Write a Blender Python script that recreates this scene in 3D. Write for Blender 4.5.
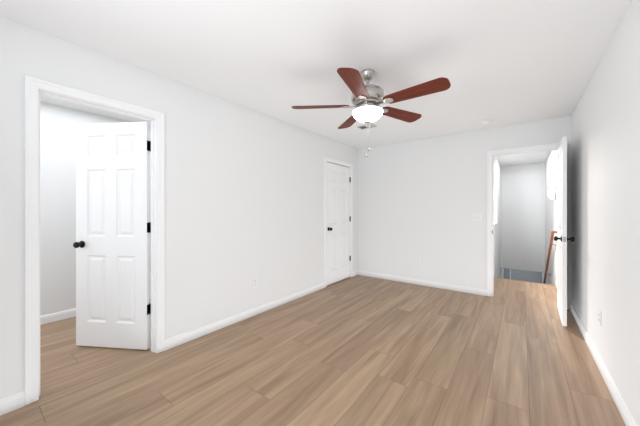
import bpy, bmesh, math, random
from mathutils import Vector, Matrix

# ------------------------------------------------------------------ clearing
for o in list(bpy.data.objects):
    bpy.data.objects.remove(o, do_unlink=True)
S = bpy.context.scene
COL = S.collection
random.seed(7)
R = math.radians

# ------------------------------------------------------------------ camera
F_PX = 267.66
cam = bpy.data.cameras.new('camera')
cam.sensor_fit = 'HORIZONTAL'
cam.sensor_width = 36.0
cam.lens = F_PX * 36.0 / 640.0
cam.shift_y = -2.7 / 640.0
cam.clip_start = 0.02
camo = bpy.data.objects.new('camera', cam)
COL.objects.link(camo)
camo.location = (0.0, 0.0, 1.2496)
camo.rotation_euler = (R(90), 0, R(37.08))
S.camera = camo

# ------------------------------------------------------------------ world, exposure, area lights
w = bpy.data.worlds.new('world')
S.world = w
w.use_nodes = True
w.node_tree.nodes['Background'].inputs[0].default_value = (0.85, 0.92, 1.0, 1)
w.node_tree.nodes['Background'].inputs[1].default_value = 0.8
S.view_settings.view_transform = 'Standard'
S.view_settings.look = 'None'
S.view_settings.gamma = 1.0
S.view_settings.use_curve_mapping = False
S.view_settings.exposure = 0.0

def area(name, loc, rot, sx, sy, power, col):
    l = bpy.data.lights.new(name, 'AREA')
    l.shape = 'RECTANGLE'
    l.size = sx
    l.size_y = sy
    l.energy = power
    l.color = col
    o = bpy.data.objects.new(name, l)
    COL.objects.link(o)
    o.location = loc
    o.rotation_euler = rot
    return o

def aim(o, target):
    o.rotation_euler = (Vector(target) - o.location).to_track_quat('-Z', 'Y').to_euler()
WARMOFF = (0.945, 0.99, 1.04)   # cool daylight balance
# broad soft fill added under the ceiling, not a fixture
area('soft_overhead', (-1.02, 2.1, 2.43), (0, 0, 0), 2.94, 4.85, 5, WARMOFF)
# added upward fill at floor level, evens out ceiling and walls
area('soft_floor_fill', (-1.02, 2.05, 0.012), (R(180), 0, 0), 2.96, 4.95, 29.5, WARMOFF)
# flash held beside the camera, aimed up and to the right
aim(area('bounce_flash', (-1.0, -0.75, 1.45), (0, 0, 0), 0.5, 0.5, 31, WARMOFF), (0.49, 1.9, 2.35))
# overhead fill added to brighten the adjoining room, no fixture there
area('fill_adjoining', (-3.45, 1.1, 2.42), (0, 0, 0), 1.2, 2.4, 20, WARMOFF)
# second fill, added in the front opening to lift door and wall
area('front_fill_adjoining', (-3.45, -1.27, 1.45), (R(90), 0, 0), 1.2, 1.6, 12, WARMOFF)
# daylight over the half wall of the upstairs hall
hall_sun = area('daylight_hall', (-1.3, 7.25, 2.15), (0, 0, 0), 0.5, 0.5, 38, (1.04, 0.98, 0.92))
hall_sun.data.spread = R(70)
aim(hall_sun, (-0.05, 4.7, 0.0))
# fills added to brighten the hall and the space beyond its half wall
area('fill_hall', (0.0, 7.0, 2.42), (0, 0, 0), 0.5, 2.2, 17, (0.96, 0.99, 1.03))
landing = area('fill_landing', (-1.3, 5.3, 1.9), (0, 0, 0), 0.5, 0.5, 5, (0.96, 0.99, 1.03))
landing.data.spread = R(75)
aim(landing, (-0.95, 7.4, 1.6))
# unseen fill added in the lower level at the foot of the stairs
area('fill_lower', (0.0, 9.5, -0.35), (0, 0, 0), 0.7, 1.0, 5.2, (0.95, 0.98, 1.0))

# ------------------------------------------------------------------ room numbers
XL, XR, YB, YF, H = -2.548, 0.493, 4.587, -1.2, 2.44
XA = -4.21                    # far wall of the adjoining room
WT = 0.12                     # wall thickness
HL, HR = -0.458, 0.455        # hall side faces
YH = 5.90                     # edge of the hall floor
YE = 8.70                     # end wall over the stairs
DH = 2.048                    # clear door height
L0, L1 = 0.292, 1.000         # left doorway
C0, C1 = 3.545, 4.300         # closet doorway
B0, B1 = -0.345, 0.395        # back doorway

# ------------------------------------------------------------------ materials
def mat(name, col, rough=0.5, metal=0.0, emit=None, estr=0.0, noise=0.0, nscale=8.0, bump=0.0, bscale=200.0):
    m = bpy.data.materials.new(name)
    m.use_nodes = True
    nt = m.node_tree
    b = nt.nodes['Principled BSDF']
    b.inputs['Base Color'].default_value = (*col, 1)
    b.inputs['Roughness'].default_value = rough
    b.inputs['Metallic'].default_value = metal
    if emit:
        b.inputs['Emission Color'].default_value = (*emit, 1)
        b.inputs['Emission Strength'].default_value = estr
    tc = nt.nodes.new('ShaderNodeTexCoord')
    if noise > 0:
        n = nt.nodes.new('ShaderNodeTexNoise')
        n.inputs['Scale'].default_value = nscale
        n.inputs['Detail'].default_value = 4
        nt.links.new(tc.outputs['Object'], n.inputs['Vector'])
        mx = nt.nodes.new('ShaderNodeMix')
        mx.data_type = 'RGBA'
        mx.inputs['A'].default_value = (*[c * (1 - noise) for c in col], 1)
        mx.inputs['B'].default_value = (*[min(1, c * (1 + noise)) for c in col], 1)
        nt.links.new(n.outputs['Fac'], mx.inputs['Factor'])
        nt.links.new(mx.outputs['Result'], b.inputs['Base Color'])
    if bump > 0:
        n2 = nt.nodes.new('ShaderNodeTexNoise')
        n2.inputs['Scale'].default_value = bscale
        nt.links.new(tc.outputs['Object'], n2.inputs['Vector'])
        bp = nt.nodes.new('ShaderNodeBump')
        bp.inputs['Strength'].default_value = bump
        bp.inputs['Distance'].default_value = 0.002
        nt.links.new(n2.outputs['Fac'], bp.inputs['Height'])
        nt.links.new(bp.outputs['Normal'], b.inputs['Normal'])
    return m

M_WALL = mat('wall_paint', (0.825, 0.825, 0.82), 0.65, noise=0.006, nscale=3, bump=0.05)
M_CEIL = mat('ceiling_paint', (0.88, 0.88, 0.88), 0.8, noise=0.006, nscale=3, bump=0.05)
M_TRIM = mat('trim_paint', (0.91, 0.91, 0.91), 0.6, noise=0.003, nscale=5)
M_TRIM.node_tree.nodes['Principled BSDF'].inputs['Specular IOR Level'].default_value = 0.25
M_DOOR = mat('door_paint', (0.91, 0.91, 0.91), 0.42, noise=0.004, nscale=5)
M_BLACK = mat('black_metal', (0.012, 0.012, 0.012), 0.35, 0.6, noise=0.1, nscale=40)
M_NICKEL = mat('brushed_nickel', (0.50, 0.475, 0.45), 0.30, 1.0, noise=0.05, nscale=60)
M_PLATE = mat('white_plastic', (0.86, 0.86, 0.85), 0.35, noise=0.004)
M_SLOT = mat('dark_slot', (0.05, 0.05, 0.05), 0.6, noise=0.05)
M_VENT = mat('vent_enamel', (0.55, 0.55, 0.56), 0.45, noise=0.01)
M_VENTD = mat('vent_inside', (0.10, 0.105, 0.11), 0.8, noise=0.05)
M_BOWL = mat('lit_frosted_glass', (0.95, 0.94, 0.92), 0.3, emit=(1.0, 0.97, 0.92), estr=13.0, noise=0.005)
M_GLOBE = mat('lit_sconce_glass', (0.95, 0.94, 0.92), 0.3, emit=(1.0, 0.93, 0.84), estr=6.0, noise=0.005)
M_LOWER = mat('lower_level_paint', (0.42, 0.44, 0.455), 0.7, noise=0.01, nscale=3)
M_RUBBER = mat('white_rubber', (0.8, 0.8, 0.78), 0.6, noise=0.01)

def wood(name, c1, c2, axis_scale, rough=0.4, scale=1.0, coat=0.0):
    """streaky wood grain, object coordinates"""
    m = bpy.data.materials.new(name)
    m.use_nodes = True
    nt = m.node_tree
    b = nt.nodes['Principled BSDF']
    tc = nt.nodes.new('ShaderNodeTexCoord')
    mp = nt.nodes.new('ShaderNodeMapping')
    mp.inputs['Scale'].default_value = axis_scale
    n = nt.nodes.new('ShaderNodeTexNoise')
    n.inputs['Scale'].default_value = scale
    n.inputs['Detail'].default_value = 6
    n.inputs['Distortion'].default_value = 0.4
    cr = nt.nodes.new('ShaderNodeValToRGB')
    cr.color_ramp.elements[0].position = 0.3
    cr.color_ramp.elements[0].color = (*c1, 1)
    cr.color_ramp.elements[1].position = 0.7
    cr.color_ramp.elements[1].color = (*c2, 1)
    L = nt.links.new
    L(tc.outputs['Object'], mp.inputs['Vector'])
    L(mp.outputs['Vector'], n.inputs['Vector'])
    L(n.outputs['Fac'], cr.inputs['Fac'])
    L(cr.outputs['Color'], b.inputs['Base Color'])
    b.inputs['Roughness'].default_value = rough
    b.inputs['Coat Weight'].default_value = coat
    b.inputs['Specular IOR Level'].default_value = 0.12
    return m

M_BLADE = wood('mahogany_blade', (0.075, 0.014, 0.007), (0.21, 0.042, 0.020), (3, 45, 45), 0.45, 1.0, 0.0)
M_RAIL = wood('red_oak_rail', (0.42, 0.15, 0.08), (0.58, 0.25, 0.14), (40, 4, 40), 0.35, 1.0)

def floor_material():
    m = bpy.data.materials.new('vinyl_plank')
    m.use_nodes = True
    nt = m.node_tree
    L = nt.links.new
    b = nt.nodes['Principled BSDF']
    at = nt.nodes.new('ShaderNodeAttribute')
    at.attribute_name = 'plank'            # r = tone, g,b = grain offset
    sep = nt.nodes.new('ShaderNodeSeparateColor')
    L(at.outputs['Color'], sep.inputs['Color'])
    tc = nt.nodes.new('ShaderNodeTexCoord')
    comb = nt.nodes.new('ShaderNodeCombineXYZ')
    sc = nt.nodes.new('ShaderNodeVectorMath'); sc.operation = 'SCALE'; sc.inputs['Scale'].default_value = 37.0
    L(sep.outputs['Green'], comb.inputs['X'])
    L(sep.outputs['Blue'], comb.inputs['Y'])
    L(sep.outputs['Green'], comb.inputs['Z'])
    L(comb.outputs['Vector'], sc.inputs[0])
    add = nt.nodes.new('ShaderNodeVectorMath'); add.operation = 'ADD'
    L(tc.outputs['Object'], add.inputs[0])
    L(sc.outputs['Vector'], add.inputs[1])
    def grain(scale, detail, dist):
        mp = nt.nodes.new('ShaderNodeMapping')
        mp.inputs['Scale'].default_value = scale
        L(add.outputs['Vector'], mp.inputs['Vector'])
        n = nt.nodes.new('ShaderNodeTexNoise')
        n.inputs['Scale'].default_value = 1.0
        n.inputs['Detail'].default_value = detail
        n.inputs['Distortion'].default_value = dist
        L(mp.outputs['Vector'], n.inputs['Vector'])
        return n
    g1 = grain((12, 0.75, 5), 2.5, 1.0)       # broad cathedral streaks
    g2 = grain((70, 3.0, 10), 5, 0.2)      # fine grain
    cr = nt.nodes.new('ShaderNodeValToRGB')
    e = cr.color_ramp.elements
    e[0].position = 0.2; e[0].color = (*FL_DARK, 1)
    e[1].position = 0.8; e[1].color = (*FL_LIGHT, 1)
    mixn = nt.nodes.new('ShaderNodeMath'); mixn.operation = 'MULTIPLY_ADD'
    mixn.inputs[1].default_value = 0.3
    half = nt.nodes.new('ShaderNodeMath'); half.operation = 'MULTIPLY_ADD'
    half.inputs[1].default_value = 0.7
    half.inputs[2].default_value = 0.0
    L(g1.outputs['Fac'], half.inputs[0])
    L(g2.outputs['Fac'], mixn.inputs[0])
    L(half.outputs['Value'], mixn.inputs[2])
    L(mixn.outputs['Value'], cr.inputs['Fac'])
    tone = nt.nodes.new('ShaderNodeMapRange')
    tone.inputs['To Min'].default_value = 0.93
    tone.inputs['To Max'].default_value = 1.07
    L(sep.outputs['Red'], tone.inputs['Value'])
    hsv = nt.nodes.new('ShaderNodeHueSaturation')
    L(cr.outputs['Color'], hsv.inputs['Color'])
    L(tone.outputs['Result'], hsv.inputs['Value'])
    hue = nt.nodes.new('ShaderNodeMapRange')
    hue.inputs['To Min'].default_value = 0.496
    hue.inputs['To Max'].default_value = 0.504
    L(sep.outputs['Green'], hue.inputs['Value'])
    L(hue.outputs['Result'], hsv.inputs['Hue'])
    L(hsv.outputs['Color'], b.inputs['Base Color'])
    b.inputs['Roughness'].default_value = 0.42
    b.inputs['Specular IOR Level'].default_value = 0.35
    bp = nt.nodes.new('ShaderNodeBump')
    bp.inputs['Strength'].default_value = 0.08
    bp.inputs['Distance'].default_value = 0.002
    L(g2.outputs['Fac'], bp.inputs['Height'])
    L(bp.outputs['Normal'], b.inputs['Normal'])
    return m
FL_DARK, FL_LIGHT = (0.208, 0.131, 0.077), (0.565, 0.392, 0.258)
M_FLOOR = floor_material()
M_SEAM = mat('plank_seam', (0.13, 0.09, 0.065), 0.8, noise=0.05)

# ------------------------------------------------------------------ mesh helpers
def box(bm, x0, x1, y0, y1, z0, z1, mtx=None):
    vs = [Vector((x, y, z)) for x in (x0, x1) for y in (y0, y1) for z in (z0, z1)]
    if mtx:
        vs = [mtx @ v for v in vs]
    v = [bm.verts.new(p) for p in vs]
    for f in ((0, 1, 3, 2), (4, 6, 7, 5), (0, 4, 5, 1), (2, 3, 7, 6), (0, 2, 6, 4), (1, 5, 7, 3)):
        bm.faces.new([v[i] for i in f])
    return v

def lathe(bm, prof, segs=32, mtx=None, cap=True):
    """prof: list of (radius, z) spun round Z"""
    rings = []
    for r, z in prof:
        ring = []
        for k in range(segs):
            a = 2 * math.pi * k / segs
            p = Vector((r * math.cos(a), r * math.sin(a), z))
            ring.append(bm.verts.new(mtx @ p if mtx else p))
        rings.append(ring)
    for a, b in zip(rings, rings[1:]):
        for k in range(segs):
            j = (k + 1) % segs
            bm.faces.new((a[k], a[j], b[j], b[k]))
    if cap:
        bm.faces.new(rings[0][::-1])
        bm.faces.new(rings[-1])

def tube(bm, pts, rad, segs=10):
    pts = [Vector(p) for p in pts]
    rings = []
    for i, p in enumerate(pts):
        d = (pts[min(i + 1, len(pts) - 1)] - pts[max(i - 1, 0)]).normalized()
        u = d.cross(Vector((0, 0, 1)))
        if u.length < 1e-3:
            u = d.cross(Vector((1, 0, 0)))
        u.normalize()
        v = d.cross(u)
        rings.append([bm.verts.new(p + rad * (math.cos(2 * math.pi * k / segs) * u + math.sin(2 * math.pi * k / segs) * v)) for k in range(segs)])
    for a, b in zip(rings, rings[1:]):
        for k in range(segs):
            j = (k + 1) % segs
            bm.faces.new((a[k], a[j], b[j], b[k]))
    bm.faces.new(rings[0][::-1])
    bm.faces.new(rings[-1])

def extrude_profile(bm, prof, p0, p1, out, up=Vector((0, 0, 1))):
    """prof (outward, height) swept straight from p0 to p1"""
    p0, p1, out = Vector(p0), Vector(p1), Vector(out)
    a = [bm.verts.new(p0 + o * out + h * up) for o, h in prof]
    b = [bm.verts.new(p1 + o * out + h * up) for o, h in prof]
    n = len(prof)
    for i in range(n):
        j = (i + 1) % n
        bm.faces.new((a[i], a[j], b[j], b[i]))
    bm.faces.new(a[::-1])
    bm.faces.new(b)

def obj(name, bm, material, parent=None, smooth=False, bevel=0.0, loc=None):
    bmesh.ops.recalc_face_normals(bm, faces=bm.faces[:])
    me = bpy.data.meshes.new(name)
    bm.to_mesh(me)
    bm.free()
    ms = material if isinstance(material, (list, tuple)) else [material]
    for m in ms:
        me.materials.append(m)
    if smooth:
        for p in me.polygons:
            p.use_smooth = True
        me.set_sharp_from_angle(angle=R(40))
    o = bpy.data.objects.new(name, me)
    COL.objects.link(o)
    if parent:
        o.parent = parent
    if loc:
        o.location = loc
    if bevel:
        md = o.modifiers.new('bevel', 'BEVEL')
        md.width = bevel
        md.segments = 2
        md.limit_method = 'ANGLE'
    return o

def tag(o, label=None, cat=None, group=None, kind=None):
    if label: o['label'] = label
    if cat: o['category'] = cat
    if group: o['group'] = group
    if kind: o['kind'] = kind
    return o

def thing(name, label, cat, loc=(0, 0, 0), rz=0.0, group=None, kind=None):
    o = bpy.data.objects.new(name, None)
    o.empty_display_size = 0.1
    COL.objects.link(o)
    o.location = loc
    o.rotation_euler = (0, 0, rz)
    return tag(o, label, cat, group, kind)

def boxes(name, lst, material, label, cat, bevel=0):
    bm = bmesh.new()
    for b in lst:
        box(bm, *b)
    return tag(obj(name, bm, material, bevel=bevel), label, cat, kind='structure')

# ------------------------------------------------------------------ floor
def build_floor():
    bm = bmesh.new()
    lay = bm.loops.layers.float_color.new('plank')
    PW, PL, g = 0.2267, 1.53, 0.0010
    X00 = 0.036
    # plank end positions read for each row (row 0 = between X00-PW and X00 ...)
    ends = {1: 2.55, 0: 3.35, -1: 2.107, -2: 2.745, -3: 3.55, -4: 1.887, -5: 2.20, -6: 3.30, -7: 1.207, -8: 1.913,
            -9: 0.80, -10: 1.75, -11: 0.283, -12: 1.45, -13: 0.95}
    def quad(x0, x1, y0, y1, z, m, col):
        v = [bm.verts.new((x0, y0, z)), bm.verts.new((x1, y0, z)), bm.verts.new((x1, y1, z)), bm.verts.new((x0, y1, z))]
        f = bm.faces.new(v)
        f.material_index = m
        for l in f.loops:
            l[lay] = col
    def region(xa, xb, ya, yb, hall=False):
        k0 = math.floor((xa - X00) / PW)
        k1 = math.ceil((xb - X00) / PW)
        for k in range(k0, k1):
            x0, x1 = max(xa, X00 + k * PW), min(xb, X00 + (k + 1) * PW)
            if x1 - x0 < 0.004:
                continue
            e = ends.get(k, (k * 0.617) % 1 * PL)
            y = e - PL * 6
            i = 0
            while y < yb:
                y0, y1 = max(y, ya), min(y + PL, yb)
                rnd = random.Random(k * 131 + i * 17 + 5)
                if y1 - y0 > 0.003:
                    quad(x0 + g, x1 - g, y0 + g, y1 - g, 0.0, 0, (rnd.random(), rnd.random(), rnd.random(), 1))
                y += PL
                i += 1
    region(XA, XR, YF, YB)
    region(HL - 1.9, HR, YB, YH)
    # solid bed below: dark seams show between the boards
    box(bm, XA, XR, YF, YB, -0.20, -0.0012)
    box(bm, HL - 1.9, HR, YB, YH, -0.20, -0.0012)
    for f in bm.faces[-12:]:
        f.material_index = 1
    o = obj('floor', bm, [M_FLOOR, M_SEAM])
    tag(o, 'light brown wood plank floor running through all rooms', 'floor', kind='structure')
build_floor()
# rounded edge board at the head of the stairs
bm = bmesh.new()
box(bm, HL, HR, YH - 0.002, YH + 0.028, -0.028, 0.004)
tag(obj('trim_4', bm, M_RAIL if False else M_FLOOR, bevel=0.006), 'wood nosing strip at the head of the stairs', 'trim', kind='structure')

# ------------------------------------------------------------------ walls, ceiling
boxes('ceiling', [(XA, XR + WT, YF - WT, YB + WT, H, H + 0.1), (HL - 2.0, HR + 0.2, YB + WT, YE + WT, H, H + 0.1)],
      M_CEIL, 'flat white ceiling with the fan in its middle', 'ceiling')
J = 0.018     # jamb board
boxes('wall_left', [
    (XL - WT, XL, YF, L0 - J, 0, H), (XL - WT, XL, L0 - J, L1 + J, DH + J, H),
    (XL - WT, XL, L1 + J, C0 - J, 0, H), (XL - WT, XL, C0 - J, C1 + J, DH + J, H),
    (XL - WT, XL - 0.07, C0 - J, C1 + J, 0, DH + J),
    (XL - WT, XL, C1 + J, YB + WT, 0, H)], M_WALL, 'long white wall on the left with two doors', 'wall')
boxes('wall_back', [
    (XL, B0 - J, YB, YB + WT, 0, H), (B0 - J, B1 + J, YB, YB + WT, DH + J, H),
    (B1 + J, XR + WT, YB, YB + WT, 0, H)], M_WALL, 'white end wall with the open hall doorway', 'wall')
boxes('wall_right', [(XR, XR + WT, YF, YB, 0, H)], M_WALL, 'white wall along the right side', 'wall')
# wall behind the camera with two window openings
boxes('wall_front', [
    (XA, -4.05, YF - WT, YF, 0, H), (-2.85, -2.15, YF - WT, YF, 0, H), (0.15, XR + WT, YF - WT, YF, 0, H),
    (-4.05, -2.85, YF - WT, YF, 0, 0.6), (-4.05, -2.85, YF - WT, YF, 2.3, H),
    (-2.15, 0.15, YF - WT, YF, 0, 0.6), (-2.15, 0.15, YF - WT, YF, 2.3, H)],
      M_WALL, 'white wall behind the camera with window openings', 'wall')
boxes('wall_adjoining', [(XA - WT, XA, YF, 3.2, 0, H), (XA, XL - WT, 3.2, 3.2 + WT, 0, H)],
      M_WALL, 'bright white wall of the next room seen through left doorway', 'wall')
ZL = -2.75
boxes('wall_hall_right', [(HR, HR + WT, YB + WT, YE, ZL, H), (HR, HR + WT, YE, 10.6, -0.30, H)], M_WALL, 'white hall wall carrying the handrail and sconce', 'wall')
boxes('wall_hall_end', [(HL - WT, HR, YE, YE + WT, -0.30, H), (HL - WT, HR, YE + WT, 10.6, -0.30, -0.2)],
      M_WALL, 'pale grey-white end wall above the stairs', 'wall')
HWY = 7.40
boxes('wall_hall_left', [(HL - WT, HL, YB + WT, YH, 0, 0.95), (HL - WT, HL, YH, HWY, ZL, 0.95),
                         (HL - WT, HL, HWY, YE, ZL, H),
                         (HL - 1.9, HL - WT, HWY, HWY + WT, 0, H), (HL - 2.0, HL - 1.9, YB + WT, HWY + WT, 0, H)],
      M_WALL, 'white half wall beside the stairs, left in hall', 'wall')
boxes('wall_lower', [(HL - WT, HL, YE, 10.3, ZL, -0.30), (HR, HR + WT, YE, 10.42, ZL, -0.30), (HL - WT, HR, 10.3, 10.42, ZL, -0.30)], M_LOWER, 'grey lower level wall glimpsed below hall end wall', 'wall')
boxes('trim_5', [(HL - WT - 0.015, HL + 0.015, YB + WT, HWY, 0.95, 0.975)], M_TRIM, 'white cap board on the hall half wall', 'trim', 0.004)
boxes('trim_6', [(-0.312, -0.288, 10.27, 10.3, ZL, -0.31)], M_TRIM, 'thin white upright trim on the lower wall', 'trim')
# stairs going down
st = []
n = 13
for i in range(n):
    z1 = -0.19 * (i + 1)
    st.append((HL, HR, YH + 0.25 * i, YH + 0.25 * (i + 1), z1 - 0.25, z1))
st.append((HL, HR, YH + 0.25 * n, 10.3, ZL, -0.19 * n - 0.1))
boxes('stairs', st, M_LOWER, 'carpeted stairs going down from the hall floor edge', 'stairs')

# ------------------------------------------------------------------ baseboards
BBP = [(0, 0), (0.014, 0), (0.014, 0.066), (0.011, 0.074), (0.010, 0.084), (0.006, 0.090), (0.0, 0.093)]
CW = 0.066    # casing width incl. reveal
def baseboard(name, runs, label):
    bm = bmesh.new()
    for p0, p1, out in runs:
        extrude_profile(bm, BBP, p0, p1, out)
    tag(obj(name, bm, M_TRIM), label, 'baseboard', kind='structure')
baseboard('baseboard_left', [((XL, YF, 0), (XL, L0 - CW, 0), (1, 0, 0)), ((XL, L1 + CW, 0), (XL, C0 - CW, 0), (1, 0, 0)),
                             ((XL, C1 + CW, 0), (XL, YB, 0), (1, 0, 0))], 'white baseboard along the left wall')
baseboard('baseboard_back', [((XL + 0.014, YB, 0), (B0 - CW, YB, 0), (0, -1, 0))], 'white baseboard along the end wall')
baseboard('baseboard_right', [((XR, YF, 0), (XR, YB - 0.02, 0), (-1, 0, 0))], 'white baseboard along the right wall')
baseboard('baseboard_adjoining', [((XA, YF, 0), (XA, 3.2, 0), (1, 0, 0))], 'white baseboard in the next room, behind left door')
baseboard('baseboard_hall', [((HR, YB + WT, 0), (HR, YH, 0), (-1, 0, 0)), ((HL, YB + WT, 0), (HL, YH, 0), (1, 0, 0))],
          'white baseboard strips on both sides of the hall')

# ------------------------------------------------------------------ door casings and jambs
CP = [(0.005, 0), (0.005, 0.011), (0.008, 0.012), (0.040, 0.014), (0.045, 0.018), (0.062, 0.018), (0.066, 0.014), (0.066, 0)]
def casing(bm, a0, a1, top, to3):
    """to3(a, t, z) maps along-wall, out-of-wall, height to a point"""
    rows = []
    for wd, t in CP:
        rows.append([bm.verts.new(to3(a0 - wd, t, 0.003)), bm.verts.new(to3(a0 - wd, t, top + wd)),
                     bm.verts.new(to3(a1 + wd, t, top + wd)), bm.verts.new(to3(a1 + wd, t, 0.003))])
    n = len(rows)
    for i in range(n):
        r, s = rows[i], rows[(i + 1) % n]
        for k in range(3):
            bm.faces.new((r[k], r[k + 1], s[k + 1], s[k]))
    bm.faces.new([r[0] for r in rows])
    bm.faces.new([r[3] for r in rows][::-1])

def frame(name, a0, a1, to3, depth, stop_t, both, label):
    """casing on the room side, jamb boards through the wall, door stop strip at depth stop_t"""
    bm = bmesh.new()
    casing(bm, a0, a1, DH, to3)
    if both:
        casing(bm, a0, a1, DH, lambda a, t, z: to3(a, -WT - t, z))
    def b3(aa, ab, ta, tb, za, zb):
        p, q = to3(aa, ta, za), to3(ab, tb, zb)
        box(bm, min(p.x, q.x), max(p.x, q.x), min(p.y, q.y), max(p.y, q.y), za, zb)
    b3(a0 - J, a0, 0, -depth, 0.0, DH)
    b3(a1, a1 + J, 0, -depth, 0.0, DH)
    b3(a0 - J, a1 + J, 0, -depth, DH, DH + J)
    if stop_t is not None:
        s0, s1 = stop_t
        b3(a0, a0 + 0.011, s0, s1, 0.0, DH)
        b3(a1 - 0.011, a1, s0, s1, 0.0, DH)
        b3(a0 + 0.011, a1 - 0.011, s0, s1, DH - 0.011, DH)
    return tag(obj(name, bm, M_TRIM), label, 'door frame', kind='structure')

tl = lambda a, t, z: Vector((XL + t, a, z))
tb = lambda a, t, z: Vector((a, YB - t, z))
frame_1 = frame('trim_1', L0, L1, tl, WT, (-0.045, -0.080), True, 'white door frame of the open doorway in the left wall')
frame_2 = frame('trim_2', C0, C1, tl, 0.07, None, False, 'white door frame around the closed door in the far corner')
frame_3 = frame('trim_3', B0, B1, tb, WT, (-0.042, -0.078), True, 'white door frame of the hall doorway in the end wall')
bm = bmesh.new()
box(bm, B0 - 0.001, B0 + 0.0015, YB + 0.004, YB + 0.030, 0.905, 0.965)
box(bm, B0 - 0.006, B0 + 0.0015, YB - 0.0025, YB + 0.004, 0.915, 0.955)
tag(obj('strike_plate', bm, M_BLACK, frame_3), 'black strike plate')

# ------------------------------------------------------------------ six panel doors
def leaf_mesh(bm, W, Hh, T, z0=0.015):
    """leaf in local coords: x 0..W from the hinge, y 0..T, panels on both faces"""
    st_, mu = 0.112, 0.10
    pw = (W - 2 * st_ - mu) / 2
    xs = [0, st_, st_ + pw, st_ + pw + mu, W - st_, W]
    zt = [0.0, 0.105, 0.295, 0.415, 1.025, 1.195, 1.800, Hh]
    zs = [z0 + Hh - v for v in reversed(zt)]
    def face_side(y, sgn):
        # sgn: direction pointing into the leaf
        for i in range(5):
            for j in range(7):
                xa, xb, za, zb = xs[i], xs[i + 1], zs[j], zs[j + 1]
                if i in (1, 3) and j in (1, 3, 5):
                    rings = []
                    for ins, dp in ((0, 0), (0.005, 0.003), (0.014, 0.010), (0.024, 0.010), (0.046, 0.002)):
                        yy = y + sgn * dp
                        rings.append([bm.verts.new((xa + ins, yy, za + ins)), bm.verts.new((xb - ins, yy, za + ins)),
                                      bm.verts.new((xb - ins, yy, zb - ins)), bm.verts.new((xa + ins, yy, zb - ins))])
                    for a, b in zip(rings, rings[1:]):
                        for k in range(4):
                            m = (k + 1) % 4
                            bm.faces.new((a[k], a[m], b[m], b[k]))
                    bm.faces.new(rings[-1])
                else:
                    bm.faces.new([bm.verts.new(p) for p in ((xa, y, za), (xb, y, za), (xb, y, zb), (xa, y, zb))])
    sg = 1 if T > 0 else -1
    face_side(0, sg)
    face_side(T, -sg)
    za, zb = zs[0], zs[-1]
    for q in (((0, 0, za), (0, T, za), (0, T, zb), (0, 0, zb)), ((W, 0, za), (W, T, za), (W, T, zb), (W, 0, zb)),
              ((0, 0, za), (W, 0, za), (W, T, za), (0, T, za)), ((0, 0, zb), (W, 0, zb), (W, T, zb), (0, T, zb))):
        bm.faces.new([bm.verts.new(p) for p in q])
    bmesh.ops.remove_doubles(bm, verts=bm.verts[:], dist=1e-5)

KNOB = [(0.032, 0.0), (0.032, 0.004), (0.028, 0.008), (0.013, 0.011), (0.010, 0.016), (0.010, 0.028),
        (0.015, 0.034), (0.024, 0.040), (0.0275, 0.048), (0.0265, 0.057), (0.020, 0.064), (0.010, 0.067)]
def knob(parent, x, y, z, sgn):
    bm = bmesh.new()
    mtx = Matrix.Translation((x, y, z)) @ Matrix.Rotation(R(-90 * sgn), 4, 'X')
    lathe(bm, KNOB, 24, mtx)
    o = obj('knob', bm, M_BLACK, parent, smooth=True)
    o['label'] = 'round black door knob'

def door(name, label, W, loc, rz, T, Hh=2.022, knobs=(1, -1), hinge_y=0.0, flip=1, leaf_angle=90):
    """pin at local origin; leaf runs along local +x"""
    bm = bmesh.new()
    leaf_mesh(bm, W, Hh, T)
    o = obj(name, bm, M_DOOR, loc=loc)
    o.rotation_euler = (0, 0, rz)
    tag(o, label, 'door', kind='structure')
    for s in knobs:
        knob(o, W - 0.062, T if s > 0 else 0.0, 0.94, s if T > 0 else -s)
    bm = bmesh.new()
    box(bm, W - 0.0005, W + 0.0012, T / 2 - 0.012, T / 2 + 0.012, 0.912, 0.968)
    box(bm, W, W + 0.010, T / 2 - 0.006, T / 2 + 0.006, 0.931, 0.949)
    tag(obj('latch_plate', bm, M_BLACK if name != 'door_3' else M_NICKEL, o), 'metal latch plate')
    return o

def hinge(parent, z, pin, leaf_a, leaf_b):
    """pin position (x,y) and two thin leaf boxes in parent's local space"""
    bm = bmesh.new()
    lathe(bm, [(0.0035, -0.047), (0.0065, -0.045), (0.0065, 0.045), (0.0035, 0.049)], 12, Matrix.Translation((pin[0], pin[1], z)))
    for (x0, x1, y0, y1, m) in (leaf_a, leaf_b):
        box(bm, x0, x1, y0, y1, -0.044 + z, 0.044 + z, m)
    tag(obj('hinge', bm, M_BLACK, parent, smooth=True), 'black butt hinge')

# door 1: open into the next room, hinged on the far jamb of the left doorway
ANG = 59.3
d1 = door('door_1', 'white six panel door standing open in left doorway', L1 - L0 - 0.006, (XL - WT - 0.003, L1 - 0.004, 0),
          R(-90 - ANG), 0.035)
# local +x along the leaf; local +y must face the room: direction (cos, sin)(-146) -> +y is (0.559,-0.829)
inv = Matrix.Rotation(R(90 + ANG), 4, 'Z')
for z in (1.825, 1.095, 0.365):
    jm = inv   # jamb leaf is aligned with the wall, so undo the leaf rotation
    hinge(d1, z, (-0.004, -0.003), (-0.0015, 0.0005, 0.0, 0.033, None), (0.000, 0.052, 0.0, 0.0030, jm))

# door 2: closed, closet door in the left wall near the far corner; face flush with the room side
d2 = door('door_2', 'white six panel door, closed, near the far left corner', C1 - C0 - 0.006, (XL - 0.002, C1 - 0.003, 0),
          R(-90), -0.035, knobs=())
knob(d2, C1 - C0 - 0.068, 0.0, 0.94, 1)
for z in (1.815, 1.09, 0.36):
    hinge(d2, z, (-0.002, 0.008), (0.0, 0.020, -0.001, 0.0025, None), (-0.022, -0.003, 0.001, 0.0125, None))

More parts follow.
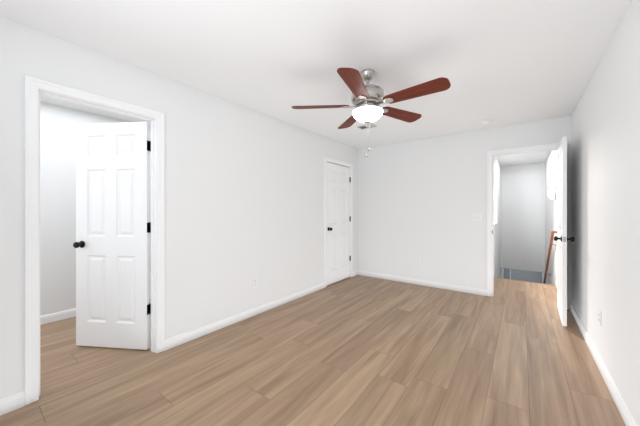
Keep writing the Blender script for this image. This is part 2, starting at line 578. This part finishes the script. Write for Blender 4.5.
# door 3: hall door, open into the room, parallel to the right wall
d3 = door('door_3', 'white door swung open toward the right wall', B1 - B0 - 0.006, (B1 - 0.002, YB - 0.004, 0), R(-91.2), -0.035)
for z in (1.825, 1.095, 0.365):
    hinge(d3, z, (-0.003, 0.004), (-0.0015, 0.0005, -0.033, 0.0, None), (-0.004, 0.0, 0.0, 0.003, None))

# ------------------------------------------------------------------ ceiling fan
FX, FY = -1.068, 2.096
fan = thing('ceiling_fan', 'five blade ceiling fan with dark red wood blades and lit bowl', 'ceiling fan', (FX, FY, H))
def lat(name, prof, m, parent, segs=40, loc=None):
    bm = bmesh.new()
    lathe(bm, prof, segs)
    return obj(name, bm, m, parent, smooth=True, loc=loc)
lat('canopy', [(0.064, 0.0), (0.065, -0.010), (0.062, -0.022), (0.050, -0.046), (0.036, -0.062), (0.024, -0.066)], M_NICKEL, fan)
lat('downrod', [(0.013, -0.06), (0.013, -0.135)], M_NICKEL, fan, 20)
lat('collar', [(0.020, -0.110), (0.026, -0.116), (0.030, -0.135), (0.036, -0.142)], M_NICKEL, fan, 24)
mh = lat('motor_housing', [(0.034, -0.138), (0.070, -0.144), (0.112, -0.152), (0.130, -0.163), (0.136, -0.176), (0.131, -0.181), (0.134, -0.186),
                      (0.140, -0.205), (0.140, -0.235), (0.132, -0.252), (0.112, -0.262), (0.098, -0.266)], M_NICKEL, fan)
lat('flywheel', [(0.100, -0.264), (0.104, -0.268), (0.104, -0.282), (0.085, -0.286)], M_NICKEL, fan)
lat('switch_housing', [(0.070, -0.284), (0.078, -0.290), (0.078, -0.312), (0.088, -0.318), (0.110, -0.322), (0.125, -0.326), (0.132, -0.331),
                       (0.132, -0.338), (0.122, -0.340)], M_NICKEL, fan)
bowl = lat('light_bowl', [(0.120, -0.334), (0.129, -0.339), (0.130, -0.346), (0.124, -0.364), (0.108, -0.386), (0.082, -0.406), (0.050, -0.419), (0.012, -0.424)], M_BOWL, fan)
lat('finial', [(0.010, -0.420), (0.028, -0.424), (0.030, -0.429), (0.022, -0.433), (0.008, -0.437)], M_NICKEL, fan, 20)
# blades
def blade_outline(r0, r1, n=10):
    pts = []
    w0, w1 = 0.056, 0.076
    tip = 0.055
    def hw(r):
        t = (r - r0) / (r1 - r0)
        return w0 + (w1 - w0) * min(1, t * 1.15)
    up = [(r0, 0.030), (r0 + 0.012, 0.043)]
    for k in range(8):
        r = r0 + 0.03 + (r1 - tip - r0 - 0.03) * k / 7
        up.append((r, hw(r)))
    for k in range(1, n + 1):
        a = math.pi / 2 * k / n
        y = (hw(r1) ) * (1 - (1 - math.cos(a)) * 1.0)
        up.append((r1 - tip + tip * math.sin(a), 0.020 + (hw(r1) - 0.020) * math.cos(a)))
    return up + [(x, -y) for x, y in reversed(up)]
ZB = -0.285
PITCH = 12.5
blade0 = None
for k in range(5):
    ang = R(-3 + 72 * k)
    if blade0 is None:
        bm = bmesh.new()
        out = blade_outline(0.160, 0.66)
        t = 0.006
        top = [bm.verts.new((x, y, t / 2)) for x, y in out]
        bot = [bm.verts.new((x, y, -t / 2)) for x, y in out]
        bm.faces.new(top)
        bm.faces.new(bot[::-1])
        for i in range(len(out)):
            j = (i + 1) % len(out)
            bm.faces.new((top[i], bot[i], bot[j], top[j]))
        blade = obj('blade', bm, M_BLADE, fan)
        blade['label'] = 'dark red wood blade'
        # blade iron: arm from the flywheel, flared plate under the blade root, screws
        bm = bmesh.new()
        arm = [(0.085, 0.020, -0.002), (0.120, 0.015, -0.004), (0.145, 0.016, -0.006), (0.165, 0.026, -0.007), (0.185, 0.034, -0.006), (0.215, 0.030, -0.006), (0.235, 0.014, -0.006)]
        tp = [[bm.verts.new((x, s * y, z + 0.002)) for x, y, z in arm] for s in (1, -1)]
        bt = [[bm.verts.new((x, s * y, z - 0.004)) for x, y, z in arm] for s in (1, -1)]
        for i in range(len(arm) - 1):
            bm.faces.new((tp[0][i], tp[0][i + 1], tp[1][i + 1], tp[1][i]))
            bm.faces.new((bt[0][i], bt[1][i], bt[1][i + 1], bt[0][i + 1]))
            for s in (0, 1):
                bm.faces.new((tp[s][i], bt[s][i], bt[s][i + 1], tp[s][i + 1]))
        bm.faces.new((tp[0][0], tp[1][0], bt[1][0], bt[0][0]))
        bm.faces.new((tp[0][-1], bt[0][-1], bt[1][-1], tp[1][-1]))
        for sx, sy in ((0.185, 0.021), (0.185, -0.021), (0.220, 0.0)):
            lathe(bm, [(0.006, -0.013), (0.006, -0.008)], 10, Matrix.Translation((sx, sy, 0)))
        iron = obj('blade_iron', bm, M_NICKEL, blade, bevel=0.0015)
        iron['label'] = 'nickel blade bracket'
        blade0, iron0 = blade, iron
    else:
        blade = blade0.copy()
        COL.objects.link(blade)
        iron = iron0.copy()
        COL.objects.link(iron)
        iron.parent = blade
    blade.location = (0, 0, ZB)
    blade.rotation_euler = Matrix.Rotation(ang, 3, 'Z').to_euler()
    m3 = Matrix.Rotation(ang, 3, 'Z') @ Matrix.Rotation(R(-PITCH), 3, 'X')
    blade.rotation_euler = m3.to_euler()
# pull chains
for (dx, dy, z1) in ((-0.052, 0.134, -0.622), (-0.080, 0.130, -0.676)):
    bm = bmesh.new()
    tube(bm, [(dx * 0.54, dy * 0.54, -0.305), (dx * 0.9, dy * 0.9, -0.306), (dx, dy, -0.315), (dx, dy, z1)], 0.0005, 6)
    c = obj('pull_chain', bm, M_NICKEL, fan)
    bm = bmesh.new()
    lathe(bm, [(0.002, 0.012), (0.006, 0.008), (0.0105, -0.004), (0.010, -0.010), (0.003, -0.016)], 14, Matrix.Translation((dx, dy, z1 - 0.01)))
    obj('fob', bm, M_NICKEL, c, smooth=True)

# ------------------------------------------------------------------ ceiling vent and smoke detector
vent = thing('ceiling_vent', 'grey metal air register in the ceiling beyond the fan', 'air vent', (-1.76, 3.43, H), R(0))
bm = bmesh.new()
VW, VL = 0.080, 0.118
for b in ((-VL, VL, -VW, -VW + 0.022), (-VL, VL, VW - 0.022, VW), (-VL, -VL + 0.022, -VW + 0.022, VW - 0.022), (VL - 0.022, VL, -VW + 0.022, VW - 0.022), (-0.008, 0.008, -VW + 0.022, VW - 0.022)):
    box(bm, b[0], b[1], b[2], b[3], -0.008, 0.0)
obj('frame', bm, M_VENT, vent, bevel=0.002)
bm = bmesh.new()
box(bm, -VL + 0.02, VL - 0.02, -VW + 0.02, VW - 0.02, -0.002, 0.0)
obj('duct_opening', bm, M_VENTD, vent)
bm = bmesh.new()
for s, tilt in ((-1, 35), (1, -35)):
    for i in range(9):
        x = s * (0.017 + i * 0.0112)
        box(bm, -0.006, 0.006, -VW + 0.022, VW - 0.022, -0.0008, 0.0008,
            Matrix.Translation((x, 0, -0.006)) @ Matrix.Rotation(R(tilt), 4, 'Y'))
obj('louvers', bm, M_VENT, vent)

det = thing('smoke_detector', 'round white smoke detector on the ceiling near end wall', 'smoke detector', (-0.388, 4.19, H))
lat('base', [(0.072, 0.0), (0.072, -0.010), (0.066, -0.012)], M_PLATE, det)
lat('cover', [(0.064, -0.012), (0.066, -0.020), (0.060, -0.034), (0.044, -0.040), (0.012, -0.041)], M_PLATE, det)

# ------------------------------------------------------------------ switch plate and outlets
def outlet(name_label, loc, rz):
    """duplex outlet; local x along the wall, local -y out of the wall"""
    t = thing('wall_outlet', name_label, 'outlet', loc, rz, 'wall outlets in the room')
    bm = bmesh.new()
    box(bm, -0.035, 0.035, -0.006, 0.0, -0.057, 0.057)
    obj('cover_plate', bm, M_PLATE, t, bevel=0.003)
    for z in (0.020, -0.020):
        bm = bmesh.new()
        box(bm, -0.0165, 0.0165, -0.0085, -0.005, z - 0.014, z + 0.014)
        rc = obj('receptacle', bm, M_PLATE, t, bevel=0.003)
        bm = bmesh.new()
        box(bm, -0.0090, -0.0055, -0.0090, -0.0083, z - 0.002, z + 0.008)
        box(bm, 0.0055, 0.0090, -0.0090, -0.0083, z - 0.002, z + 0.007)
        lathe(bm, [(0.0028, 0.0), (0.0028, 0.0007)], 10, Matrix.Translation((0, -0.0083, z - 0.008)) @ Matrix.Rotation(R(90), 4, 'X'))
        obj('slots', bm, M_SLOT, rc)
outlet('white outlet low on the left wall between the two doors', (XL, 2.08, 0.385), R(90))
outlet('white outlet low on the end wall, left of hall doorway', (-1.40, YB, 0.365), 0)
outlet('white outlet low on the right wall near the open door', (XR, 3.03, 0.40), R(-90))

sw = thing('light_switch', 'white two gang light switch beside the hall doorway', 'light switch', (-0.535, YB, 1.14))
bm = bmesh.new()
box(bm, -0.058, 0.058, -0.006, 0, -0.057, 0.057)
obj('cover_plate', bm, M_PLATE, sw, bevel=0.003)
for x in (-0.023, 0.023):
    bm = bmesh.new()
    box(bm, x - 0.005, x + 0.005, -0.008, -0.005, -0.012, 0.012)
    box(bm, x - 0.004, x + 0.004, -0.018, -0.006, -0.003, 0.005, None)
    obj('toggle', bm, M_PLATE, sw, bevel=0.001)
    bm = bmesh.new()
    box(bm, x - 0.0075, x + 0.0075, -0.0066, -0.0055, -0.0145, 0.0145)
    obj('toggle_slot', bm, M_VENT, sw)

# ------------------------------------------------------------------ door stop on the right baseboard
ds = thing('door_stop', 'small white door stop on the right baseboard behind the door', 'door stop', (XR - 0.014, 4.45, 0.055))
rot = Matrix.Rotation(R(-90), 4, 'Y')
bm = bmesh.new()
lathe(bm, [(0.013, 0.0), (0.013, 0.004), (0.006, 0.008), (0.005, 0.05)], 16, rot)
obj('stem', bm, M_NICKEL, ds, smooth=True)
bm = bmesh.new()
lathe(bm, [(0.009, 0.048), (0.011, 0.052), (0.011, 0.064), (0.008, 0.068)], 16, rot)
obj('tip', bm, M_RUBBER, ds, smooth=True)

# ------------------------------------------------------------------ hall: handrail and sconce
hr = thing('handrail', 'reddish wood handrail sloping down the hall stairs', 'handrail', (HR, 5.78, 0.89))
RX = -0.058
dy, dz = 2.9, -2.9 * 0.61
# rail cross-section, swept down the slope with its top end returned to the wall
sec = [(-0.017, -0.020), (0.017, -0.020), (0.020, 0.002), (0.016, 0.019), (0.0, 0.024), (-0.016, 0.019), (-0.020, 0.002)]
bm = bmesh.new()
a = [bm.verts.new((RX + x, 0, z)) for x, z in sec]
b = [bm.verts.new((RX + x, dy, z + dz)) for x, z in sec]
for i in range(len(sec)):
    j = (i + 1) % len(sec)
    bm.faces.new((a[i], a[j], b[j], b[i]))
bm.faces.new(a); bm.faces.new(b)
obj('rail', bm, M_RAIL, hr, smooth=True)
bm = bmesh.new()
box(bm, RX + 0.015, 0.0, -0.012, 0.034, -0.016, 0.022)
obj('wall_return', bm, M_RAIL, hr, bevel=0.004)
for f in (0.09, 0.5, 0.93):
    bm = bmesh.new()
    y, z = dy * f, dz * f
    tube(bm, [(RX, y, z - 0.018), (RX, y, z - 0.045), (RX + 0.02, y, z - 0.065), (0.0, y, z - 0.070)], 0.006, 8)
    lathe(bm, [(0.028, 0.0), (0.026, 0.006), (0.012, 0.008)], 16, Matrix.Translation((0, y, z - 0.07)) @ Matrix.Rotation(R(-90), 4, 'Y'))
    obj('bracket', bm, M_NICKEL, hr, smooth=True)

sc = thing('wall_sconce', 'lit white glass sconce on the hall wall above handrail', 'sconce', (HR, 6.08, 1.53))
bm = bmesh.new()
box(bm, -0.022, 0.0, -0.060, 0.060, -0.098, 0.098)
obj('backplate', bm, M_NICKEL, sc, bevel=0.006)
# half bowl of frosted glass, open at the top, flat against the backplate
bm = bmesh.new()
prof = [(0.012, -0.088), (0.040, -0.080), (0.062, -0.060), (0.076, -0.030), (0.082, 0.005), (0.083, 0.040), (0.080, 0.075)]
rings = []
for r, z in prof:
    rings.append([bm.verts.new((-0.022 - r * math.sin(math.pi * k / 16), 0.85 * r * math.cos(math.pi * k / 16), z)) for k in range(17)])
for a_, b_ in zip(rings, rings[1:]):
    for k in range(16):
        bm.faces.new((a_[k], a_[k + 1], b_[k + 1], b_[k]))
bm.faces.new(rings[0])
g_ = obj('glass_shade', bm, M_GLOBE, sc, smooth=True)
md = g_.modifiers.new('thickness', 'SOLIDIFY'); md.thickness = 0.004
bm = bmesh.new()
lathe(bm, [(0.012, -0.03), (0.013, 0.0), (0.022, 0.025), (0.024, 0.045), (0.016, 0.064), (0.004, 0.069)], 20, Matrix.Translation((-0.055, 0, 0)))
obj('bulb', bm, M_GLOBE, sc, smooth=True)
pl = bpy.data.lights.new('sconce_bulb', 'POINT')
pl.energy = 0.2
pl.color = (1.0, 0.92, 0.82)
pl.shadow_soft_size = 0.02
po = bpy.data.objects.new('sconce_bulb', pl)
COL.objects.link(po)
po.parent = sc
po.location = (-0.055, 0, 0.10)
